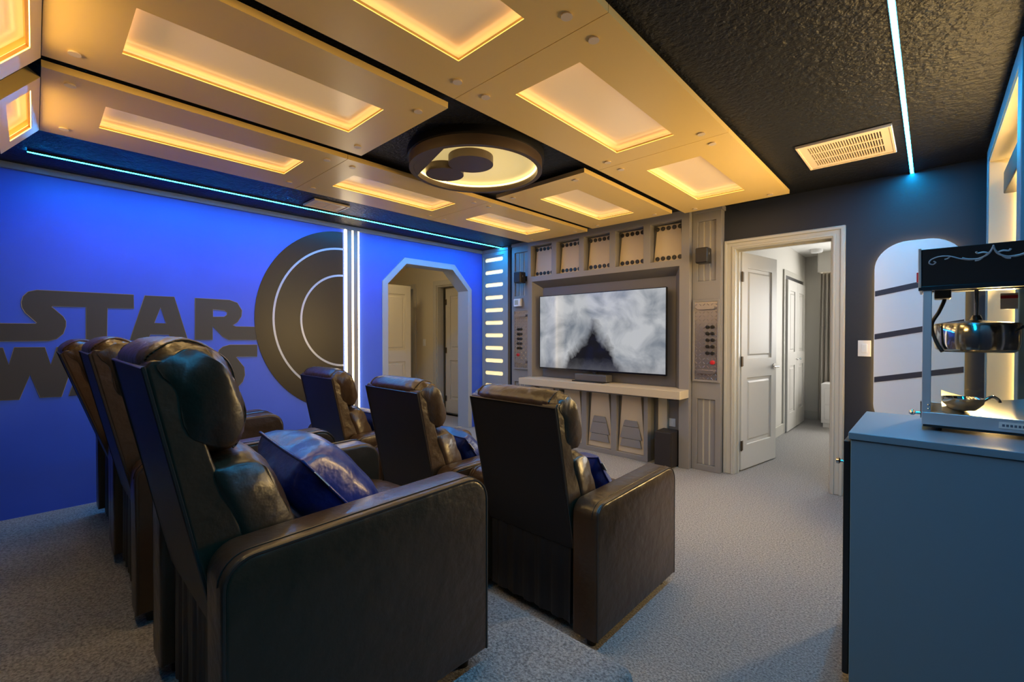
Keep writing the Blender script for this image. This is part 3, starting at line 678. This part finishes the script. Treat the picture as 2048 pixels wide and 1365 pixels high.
# plain stand-in for the big dark picture
wg = thing('wall_graphic', 'large plain glossy dark half-oval panel on the blue wall', 'wall graphic', (XB, 1.9, .4))
ell = lambda k, z0=1.42: [(2.262 - .86 * k * cos(a), z0 + .94 * k * sin(a)) for a in [R(-90 + 180 * i / 48) for i in range(49)]]
obj('dark_panel', MB().extr([ell(1.0)], YZ, XB + .0005, XB + .006), 'graphic', wg)
for k in (.82, .52):
    o1 = ell(k); o2 = ell(k - .022); obj('pale_arc', MB().extr([o1 + o2[::-1]], YZ, XB + .006, XB + .008), 'graphic_pale', wg)
lf_ = thing('upright_light_fin', 'three upright white light lines between grey slats on the blue wall', 'light strip', (XB, 2.36, 0))
for y in (2.288, 2.362, 2.432): obj('light_line', MB().box(XB + .001, XB + .022, y - .0085, y + .0085, .0, 2.394), 'led_white', lf_)
for y0, y1 in ((2.299, 2.351), (2.373, 2.421)): obj('slat', MB().box(XB + .001, XB + .03, y0, y1, 0, 2.394), 'grey_paint', lf_, bevel=.003)

# ------------------------------------------------------------------ backlit white panel on the dark wall (plain stand-in) and its switch
bp = thing('backlit_wall_panel', 'tall white rounded panel with dark bands and an amber halo on the dark wall', 'wall panel', (-.09, YT, .5))
def pill(cx, w_, z0, z1, r, n=10):
    p = []
    for (sx, sz, a0) in ((1, 1, 0), (-1, 1, 90), (-1, -1, 180), (1, -1, 270)):
        for i in range(n + 1):
            a = R(a0 + 90 * i / n); p.append((cx + sx * (w_ - r) + r * cos(a), (z1 - r if sz > 0 else z0 + r) + r * sin(a)))
    return p
obj('panel', MB().extr([pill(-.075, .24, .56, 1.94, .19)], XZ, YT - .05, YT - .036), 'poster_white', bp, bevel=.006)
for zc in (1.62, 1.30, .98):
    obj('dark_band', MB().extr([[(-.31, zc - .07), (.16, zc + .03), (.16, zc + .07), (-.31, zc - .03)]], XZ, YT - .053, YT - .05), 'poster_navy', bp)
r1 = pill(-.075, .222, .578, 1.922, .175); r2 = pill(-.075, .210, .590, 1.910, .165)
obj('led_halo', MB().extr([r1, r2], XZ, YT - .018, YT - .010), 'led_halo', bp)
obj('spacer', MB().box(-.16, -.02, YT - .036, YT, .7, 1.8), 'black_plastic', bp)
sw = thing('light_switch', 'white rocker switch on the dark wall beside the backlit panel', 'light switch', (-.374, YT, 1.1))
obj('plate', MB().box(-.413, -.334, YT - .007, YT, 1.10, 1.222), 'white_plastic', sw, bevel=.002); obj('rocker', MB().box(-.391, -.356, YT - .012, YT - .007, 1.127, 1.195), 'white_plastic', sw, bevel=.002)

# ------------------------------------------------------------------ recliners
AW, HW, DEP = .125, .257, .725         # arm width, half seat width, depth
def arc(cx, cz, r, a0, a1, n=6): return [(cx + r * cos(R(a0 + (a1 - a0) * i / n)), cz + r * sin(R(a0 + (a1 - a0) * i / n))) for i in range(n + 1)]
def arm_profile(g=0.0):
    rf, rr = .075 - g * .6, .06 - g * .6
    top_f, top_r = .605 - g, .592 - g
    return [(0 + g, .05 + g), (DEP - g, .05 + g)] + arc(DEP - g - rf, top_f - rf, rf, 0, 90) + arc(g + rr, top_r - rr, rr, 90, 180)
def rotback(mb, ang):
    if ang: mb.xf(Matrix.Translation((0, .08, .42)) @ Matrix.Rotation(R(ang), 4, 'X') @ Matrix.Translation((0, -.08, -.42)))
    return mb
def puff(prof, hw, n=28, inset=.022, bulge=.0, wr=0.004, seed=0, pw=3.2):
    """soft cushion lofted across the seat width from a side profile (y, z)"""
    rnd = random.Random(seed); ph = [rnd.uniform(0, 6.28) for _ in range(6)]
    cy = sum(p[0] for p in prof) / len(prof); cz = sum(p[1] for p in prof) / len(prof); secs = []
    for i in range(n + 1):
        u = -1 + 2 * i / n
        x = hw * math.copysign(abs(u) ** .75, u); e = abs(u) ** pw
        ring = []
        for j, (y, z) in enumerate(prof):
            dy, dz = y - cy, z - cz; L = math.hypot(dy, dz) + 1e-6
            k = 1 - (inset / L) * e + bulge * (1 - e)
            rip = wr * (sin(23 * u + j * .9 + ph[0]) * .5 + sin(41 * u + ph[1] + j) * .35) * (abs(u) ** 2 + .15)
            ring.append((x, cy + dy * (k + rip / L), cz + dz * (k + rip / L)))
        secs.append(ring)
    mb = MB().loft(secs); mb.secs = secs
    return mb
def dense(pts, n=5):
    """closed Catmull-Rom through the profile points"""
    out = []; k = len(pts)
    for i in range(k):
        p0, p1, p2, p3 = (Vector(pts[(i + d) % k]) for d in (-1, 0, 1, 2))
        for j in range(n):
            t = j / n
            q = .5 * ((2 * p1) + (p2 - p0) * t + (2 * p0 - 5 * p1 + 4 * p2 - p3) * t * t + (3 * p1 - p0 - 3 * p2 + p3) * t ** 3)
            out.append((q.x, q.y))
    return out
chair_c = {}
RND = [(0, .014), (.002, .0085), (.006, .0035), (.010, .0012), (.015, 0)]
HEAD = dense([(-.098, .978), (-.09, 1.008), (-.045, 1.036), (.012, 1.028), (.062, .985), (.092, .905), (.098, .835), (.082, .785), (.04, .768), (-.035, .80), (-.075, .93)], 4)
def recliner(label, x, y, z, rec=0.0):
    t = thing('recliner_chair', label, 'recliner', (x, y, z), 'black leather recliners')
    OFF[t] = (0, 0, 0)
    def p(name, key, fn, m, parent=t, smooth=True, bevel=0, seg=3, sub=0):
        me = shared(chair_c, key, lambda: fn().mesh(name, smooth))
        return obj(name, me, m, parent, bevel=bevel, seg=seg, sub=sub)
    for s_ in (-1, 1):
        x0, x1 = sorted((s_ * HW, s_ * (HW + AW)))
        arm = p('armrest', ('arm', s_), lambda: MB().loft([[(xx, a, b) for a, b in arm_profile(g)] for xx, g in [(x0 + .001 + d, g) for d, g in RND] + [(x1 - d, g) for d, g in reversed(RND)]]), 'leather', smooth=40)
        xo = s_ * (HW + AW) - s_ * .002
        pr = arm_profile(.0)
        p('piping', ('pipe', s_), lambda: MB().tube([(xo - s_ * .002, a, b) for a, b in arm_profile(.0045)[1:] + arm_profile(.0045)[:1]], .0042, 6), 'piping', arm)
        p('top_seam', ('seam', s_), lambda: MB().tube([(xo - s_ * .026, a + (-.001 if a < .3 else .001), b + .0012) for a, b in pr[2:]], .0016, 5), 'piping', arm)
        for fy in (.055, DEP - .055):
            p('foot', ('foot', s_, fy), lambda: MB().cyl((s_ * (HW + AW / 2), fy, 0), .020, .055, n=16, r2=.026), 'black_plastic')
    p('base', 'base', lambda: MB().box(-HW, HW, .06, DEP - .06, .06, .36), 'leather_back', bevel=.01)
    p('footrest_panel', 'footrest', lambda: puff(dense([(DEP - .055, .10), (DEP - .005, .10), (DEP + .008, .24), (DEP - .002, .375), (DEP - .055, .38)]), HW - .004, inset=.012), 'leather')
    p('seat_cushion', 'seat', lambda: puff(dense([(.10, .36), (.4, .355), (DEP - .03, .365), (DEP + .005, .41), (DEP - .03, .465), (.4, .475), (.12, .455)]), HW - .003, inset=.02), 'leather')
    p('rear_skirt', 'skirt', lambda: MB().loft([[(-HW + .02 + (2 * HW - .04) * i / 40, .028 + .006 * sin(i * .9) * k + .004 * sin(i * 2.3 + 1) * k, zz) for i in range(41)] + [(HW - .02 - (2 * HW - .04) * i / 40, .036 + .006 * sin((40 - i) * .9) * k, zz) for i in range(41)] for zz, k in ((.055, 1.0), (.25, .7), (.43, .15))]), 'leather_back', smooth=70)
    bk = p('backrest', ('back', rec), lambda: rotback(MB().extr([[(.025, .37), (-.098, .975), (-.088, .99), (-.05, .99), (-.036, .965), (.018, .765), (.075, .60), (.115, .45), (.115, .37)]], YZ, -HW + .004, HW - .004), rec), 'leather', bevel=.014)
    p('rear_panel', ('rear', rec), lambda: rotback(MB().add([(sx * (HW - .012), yy, zz) for sx in (-1, 1) for yy, zz in ((.0235, .375), (-.0985, .972), (-.094, .974), (.030, .375))], [(0, 1, 5, 4), (3, 7, 6, 2), (0, 3, 2, 1), (4, 5, 6, 7), (1, 2, 6, 5), (0, 4, 7, 3)]), rec), 'leather_back', bk)
    p('back_piping', ('bpipe', rec), lambda: rotback(MB().tube([(-HW + .008, .022, .40), (-HW + .008, -.099, .975), (HW - .008, -.099, .975), (HW - .008, .022, .40)], .0045, 6), rec), 'piping', bk)
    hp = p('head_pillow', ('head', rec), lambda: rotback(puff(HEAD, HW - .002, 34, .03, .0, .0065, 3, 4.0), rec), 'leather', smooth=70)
    def seam(q):
        def f():
            mb = puff(HEAD, HW - .002, 34, .03, .0, .0065, 3, 4.0); R_ = mb.secs[q]; n_ = len(R_)
            cy = sum(v[1] for v in R_) / n_; cz = sum(v[2] for v in R_) / n_
            pts = []
            for j in range(2, 30):
                for h in (0, .5):
                    A, B = Vector(R_[j]), Vector(R_[j + 1]); v = A.lerp(B, h); d = Vector((0, v.y - cy, v.z - cz)).normalized()
                    pts.append(tuple(v + d * .001 + Vector((.0014 * (1 if h else -1), 0, 0))))
            return rotback(MB().tube(pts, .003, 5), rec)
        return f
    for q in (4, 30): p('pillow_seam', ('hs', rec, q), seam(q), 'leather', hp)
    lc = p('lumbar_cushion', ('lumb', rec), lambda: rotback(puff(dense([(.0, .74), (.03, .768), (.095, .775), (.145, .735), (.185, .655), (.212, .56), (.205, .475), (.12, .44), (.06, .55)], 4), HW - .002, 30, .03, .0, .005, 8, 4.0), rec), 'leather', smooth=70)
    return t
recliner('black recliner of the rear row nearest the camera, holding a blue cushion', -1.395, .247, .22, 0)
recliner('middle black recliner of the rear row on the raised platform', -2.405, .236, .22, 0.5)
recliner('black recliner of the rear row closest to the blue wall', -3.178, .240, .22, 6)
recliner('right-hand black recliner of the front row, nearest the doorway', -1.325, 1.495, 0, 0)
recliner('middle black recliner of the front row', -2.093, 1.385, 0, 0)
recliner('black recliner of the front row closest to the blue wall', -3.105, 1.425, 0, 0)

# cushions
def cushion(label, loc, rot, w_=.19, h_=.19, th=.085, seed=1):
    t = thing('throw_pillow', label, 'cushion', loc, 'blue leather cushions'); OFF[t] = (0, 0, 0); t.rotation_euler = rot
    n = 26; rnd = random.Random(seed); vs = []; fs = []
    def edge(u, v):
        kx = 1 - .10 * (1 - v * v); kz = 1 - .10 * (1 - u * u)
        return u * w_ * kx, v * h_ * kz
    for sgn in (1, -1):
        for i in range(n + 1):
            for j in range(n + 1):
                u, v = -1 + 2 * i / n, -1 + 2 * j / n; X_, Z_ = edge(u, v)
                d = ((1 - u ** 4) * (1 - v ** 4)) ** .55
                wr = .006 * sin(9 * u + 3 * v + seed) * (abs(v) ** 3) + .006 * sin(11 * v - 2 * u) * (abs(u) ** 3)
                vs.append((X_, sgn * (th * d + wr * d), Z_))
    N1 = (n + 1) ** 2
    for s_ in range(2):
        for i in range(n):
            for j in range(n):
                a = s_ * N1 + i * (n + 1) + j
                fs.append((a, a + 1, a + n + 2, a + n + 1))
    body = obj('cover', MB().add(vs, fs).mesh('cover', 80), 'leather_blue', t)
    rim = []
    q = 20
    for (u0, v0, u1, v1) in ((-1, -1, 1, -1), (1, -1, 1, 1), (1, 1, -1, 1), (-1, 1, -1, -1)):
        for i in range(q): a, b = edge(u0 + (u1 - u0) * i / q, v0 + (v1 - v0) * i / q); rim.append((a, 0, b))
    obj('piping', MB().tube(rim, .0045, 6, True).mesh('piping', 70), 'leather_blue', body)
    tg = obj('tag', MB().box(w_ * .90, w_ * .90 + .026, -.0012, .0012, h_ * .45, h_ * .45 + .056).mesh('tag'), 'tag_white', body)
    obj('tag_print', MB().box(w_ * .90 + .008, w_ * .90 + .018, -.0018, -.0013, h_ * .45 + .008, h_ * .45 + .048).mesh('tag_print'), 'ink', tg)
    return t
cushion('shiny blue cushion propped on the rear-row recliner nearest the camera', (-1.365, .60, .80), (R(40), R(3), R(-2)), .18, .19, .105)
cushion('blue cushion on the right-hand front-row recliner', (-1.275, 1.855, .560), (R(40), R(-4), R(4)), .17, .17, .07, 2)
cushion('blue cushion on the middle front-row recliner', (-2.045, 1.745, .565), (R(40), R(3), R(-4)), .18, .18, .08, 3)
cushion('blue cushion on the front-row recliner closest to the blue wall', (-3.06, 1.785, .565), (R(40), R(0), R(5)), .18, .18, .08, 5)

# ------------------------------------------------------------------ counter and popcorn machine
ct = thing('counter_cabinet', 'blue-grey box counter carrying the popcorn machine', 'counter', (.1, 2.25, 0))
obj('body', MB().box(-.205, XR - .003, 1.962, 2.545, .03, .895), 'counter', ct, bevel=.003)
obj('worktop', MB().box(-.211, XR - .003, 1.955, 2.552, .895, .92), 'counter', ct, bevel=.003)
dr_ = obj('door', MB().box(-.226, -.207, 1.972, 2.54, .05, .885), 'black_plastic', ct, bevel=.003)
obj('knob', MB().lathe((0, 0, 0), [(.004, 0), (.005, .014), (.012, .018), (.011, .026), (.002, .028)], 14).xf(Matrix.Translation((-.226, 2.02, .80)) @ Matrix.Rotation(-pi / 2, 4, 'Y')), 'chrome', dr_, smooth=True)
obj('plinth', MB().box(-.19, XR - .01, 1.98, 2.53, 0, .03), 'black_plastic', ct)

px0, px1, py0, py1, pz = -.024, .366, 2.178, 2.53, .92
pm = thing('popcorn_machine', 'tabletop popcorn machine with black marquee on the counter', 'popcorn machine', (.17, 2.35, pz))
for fx in (px0 + .04, px1 - .04):
    for fy in (py0 + .04, py1 - .04): obj('foot', MB().cyl((fx, fy, pz), .014, .014, n=14), 'black_plastic', pm)
obj('base', MB().box(px0 + .004, px1 - .004, py0 + .004, py1 - .004, pz + .014, pz + .028), 'pop_black', pm)
obj('lower_frame', MB().extr([rect(px0, px1, py0, py1), rect(px0 + .012, px1 - .012, py0 + .012, py1 - .012)], XY, pz + .022, pz + .066), 'pop_alu', pm, bevel=.002)
obj('floor_pan', MB().box(px0 + .012, px1 - .012, py0 + .012, py1 - .012, pz + .028, pz + .034), 'tray_steel', pm)
for (a, b) in ((px0, py0), (px1 - .024, py0), (px0, py1 - .024), (px1 - .024, py1 - .024)):
    po = obj('corner_post', MB().extr([[(a, b), (a + .024, b), (a + .024, b + .024), (a, b + .024)]], XY, pz + .066, 1.44), 'pop_alu', pm, bevel=.002)
    if b == py0:
        for z in (pz + .078, pz + .092): obj('rivet', MB().lathe((0, 0, 0), [(.004, 0), (.003, .002), (.001, .003)], 10).xf(Matrix.Translation((a + .018, b, z)) @ Matrix.Rotation(pi / 2, 4, 'X')), 'chrome', po)
gz0, gz1 = pz + .066, 1.44
for nm, q in (('front_glass', (px0 + .024, px1 - .024, py0 + .010, py0 + .013)), ('rear_glass', (px0 + .024, px1 - .024, py1 - .013, py1 - .010))):
    obj(nm, MB().quad((q[0], q[2], gz0), (q[1], q[2], gz0), (q[1], q[2], gz1), (q[0], q[2], gz1)), 'glass', pm)
for x in (px0 + .011, px1 - .011): obj('side_glass', MB().quad((x, py0 + .024, gz0), (x, py1 - .024, gz0), (x, py1 - .024, gz1), (x, py0 + .024, gz1)), 'glass', pm)
# marquee: sloping black front with white cheeks
cx0_, cx1_ = px0 - .012, px1 + .012
side = [(py0 - .002, 1.440), (py0 - .075, 1.552), (py1 - .03, 1.56), (py1 + .002, 1.44)]
obj('marquee', MB().extr([[(py0 - .004, 1.434), (py0 - .082, 1.556), (py1 - .02, 1.562), (py1 + .004, 1.434)]], YZ, cx0_ + .008, cx1_ - .008), 'pop_black', pm, bevel=.003)
for x in (cx0_, cx1_ - .008):
    ck = obj('cheek', MB().extr([[(py0 - .006, 1.430), (py0 - .088, 1.560), (py1 - .02, 1.566), (py1 + .006, 1.430)]], YZ, x, x + .008), 'pop_white', pm, bevel=.002)
obj('lower_lip', MB().box(cx0_, cx1_, py0 - .006, py0 + .02, 1.420, 1.436), 'pop_black', pm, bevel=.002)
obj('red_switch', MB().box(cx0_ - .006, cx0_, py0 + .03, py0 + .075, 1.455, 1.49), 'red', pm, bevel=.002)
# scroll ornament on the marquee face
f0 = Vector((0, py0 - .004, 1.434)); fu = (Vector((0, py0 - .082, 1.556)) - f0).normalized()
def face(x, h): q = f0 + fu * h + Vector((0, -cos(math.atan2(.078, .122)) * .0015, -.001)); return (x, q.y, q.z)
mid = .142
def scroll(pts, r): return obj('scroll_line', MB().tube([face(a, b) for a, b in pts], r, 6), 'scroll', pm, smooth=70)
def smoothpts(pts, n=6):
    out = []
    for i in range(len(pts) - 1):
        p0, p1, p2, p3 = (Vector(pts[max(0, min(len(pts) - 1, i + d))]) for d in (-1, 0, 1, 2))
        for j in range(n):
            t = j / n; q = .5 * ((2 * p1) + (p2 - p0) * t + (2 * p0 - 5 * p1 + 4 * p2 - p3) * t * t + (3 * p1 - p0 - 3 * p2 + p3) * t ** 3); out.append(tuple(q))
    return out + [tuple(pts[-1])]
for s_ in (-1, 1):
    q = lambda L: [(mid + s_ * a, b) for a, b in L]
    scroll(q(smoothpts([(.0, .138), (.006, .118), (.022, .100), (.048, .092), (.075, .100), (.10, .112), (.125, .114), (.145, .105), (.150, .092), (.141, .086), (.134, .093), (.139, .098)])), .0021)
    scroll(q(smoothpts([(.0, .132), (.010, .108), (.030, .095), (.055, .096), (.07, .102)])), .0026)
    scroll(q(smoothpts([(.012, .112), (.022, .116), (.034, .114), (.038, .120)])), .003)
    scroll(q(smoothpts([(.022, .098), (.030, .090), (.040, .088)])), .003)
    scroll(q(smoothpts([(.098, .111), (.105, .104), (.112, .102)])), .0022)
# kettle
kc = (.118, 2.345)
kt = obj('kettle', MB().lathe((kc[0], kc[1], 1.20), [(.02, .002), (.095, .0), (.108, .010), (.112, .03), (.112, .095), (.109, .100), (.105, .095), (.105, .03), (.02, .02)], 56), 'steel', pm, smooth=40)
obj('kettle_lid', MB().lathe((kc[0], kc[1], 1.298), [(.112, 0), (.110, .006), (.02, .016), (.002, .018)], 48), 'steel_dark', kt, smooth=40)
obj('kettle_rod', MB().cyl((kc[0], kc[1], 1.31), .006, .13, n=14), 'steel_dark', kt, smooth=True); obj('rod_collar', MB().cyl((kc[0], kc[1], 1.316), .018, .018, n=18, r2=.010), 'steel_dark', kt, smooth=True)
obj('power_cable', MB().tube(smoothpts([(.03, 2.36, 1.44), (.035, 2.33, 1.40), (.02, 2.30, 1.35), (.0, 2.29, 1.30), (.012, 2.28, 1.24), (.03, 2.27, 1.20)]), .006, 8), 'black_plastic', kt, smooth=True)
obj('kettle_handle', MB().tube([(kc[0] + .11, kc[1], 1.29), (kc[0] + .19, kc[1] - .02, 1.292)], .006, 8).lathe((kc[0] + .19, kc[1] - .02, 1.28), [(.003, 0), (.011, .006), (.011, .02), (.003, .026)], 14), 'black_plastic', kt, smooth=True)
obj('crossbar', MB().box(px0 + .02, px1 - .02, 2.335, 2.355, 1.425, 1.44), 'steel_dark', pm)
obj('heater_bracket', MB().box(px0 + .03, px0 + .075, 2.26, 2.36, 1.395, 1.44), 'black_plastic', pm, bevel=.004)
lb_ = obj('sticker', MB().box(.19, .235, py1 - .016, py1 - .0145, 1.36, 1.42), 'pop_white', pm); obj('sticker_band', MB().box(.19, .235, py1 - .017, py1 - .0162, 1.40, 1.412), 'red', lb_)
# curved steel tray
tr = []
for k in range(15):
    y = py0 + .03 + (py1 - py0 - .06) * k / 14
    lo = [(.03 + .30 * i / 30, y, pz + .042 + .06 * ((i / 30 - .45) ** 2) * 2.2 + .05 * (k / 14) ** 2) for i in range(31)]
    tr.append(lo + [(a, b_, c_ + .002) for a, b_, c_ in reversed(lo)])
obj('corn_tray', MB().loft(tr), 'tray_steel', pm, smooth=60)
sc_ = obj('scoop_bowl', MB().lathe((.085, 2.33, pz + .062), [(.004, 0), (.035, .006), (.055, .03), (.058, .05), (.055, .05), (.05, .03), (.03, .01), (.004, .004)], 32), 'steel', pm, smooth=50)
obj('scoop_handle', MB().tube(smoothpts([(.14, 2.34, pz + .105), (.16, 2.345, pz + .12), (.175, 2.35, pz + .112), (.18, 2.35, pz + .10)]), .005, 8), 'steel', sc_, smooth=True)
hk = obj('door_latch', MB().tube([(px0, py0 + .05, pz + .055), (px0 - .02, py0 + .05, pz + .055)], .005, 8).lathe((px0 - .026, py0 + .05, pz + .045), [(.003, 0), (.010, .005), (.010, .014), (.003, .02)], 14), 'chrome', pm, smooth=True)
obj('latch_plate', MB().box(px0 - .004, px0, py0 + .03, py0 + .07, pz + .04, pz + .10), 'chrome', hk)
np_ = obj('name_plate', MB().box(.165, .265, py0 - .002, py0, pz + .034, pz + .054), 'pop_white', pm)
for k in range(9): obj('plate_print', MB().box(.172 + k * .009, .178 + k * .009, py0 - .0026, py0 - .0021, pz + .040, pz + .048), 'ink', np_)
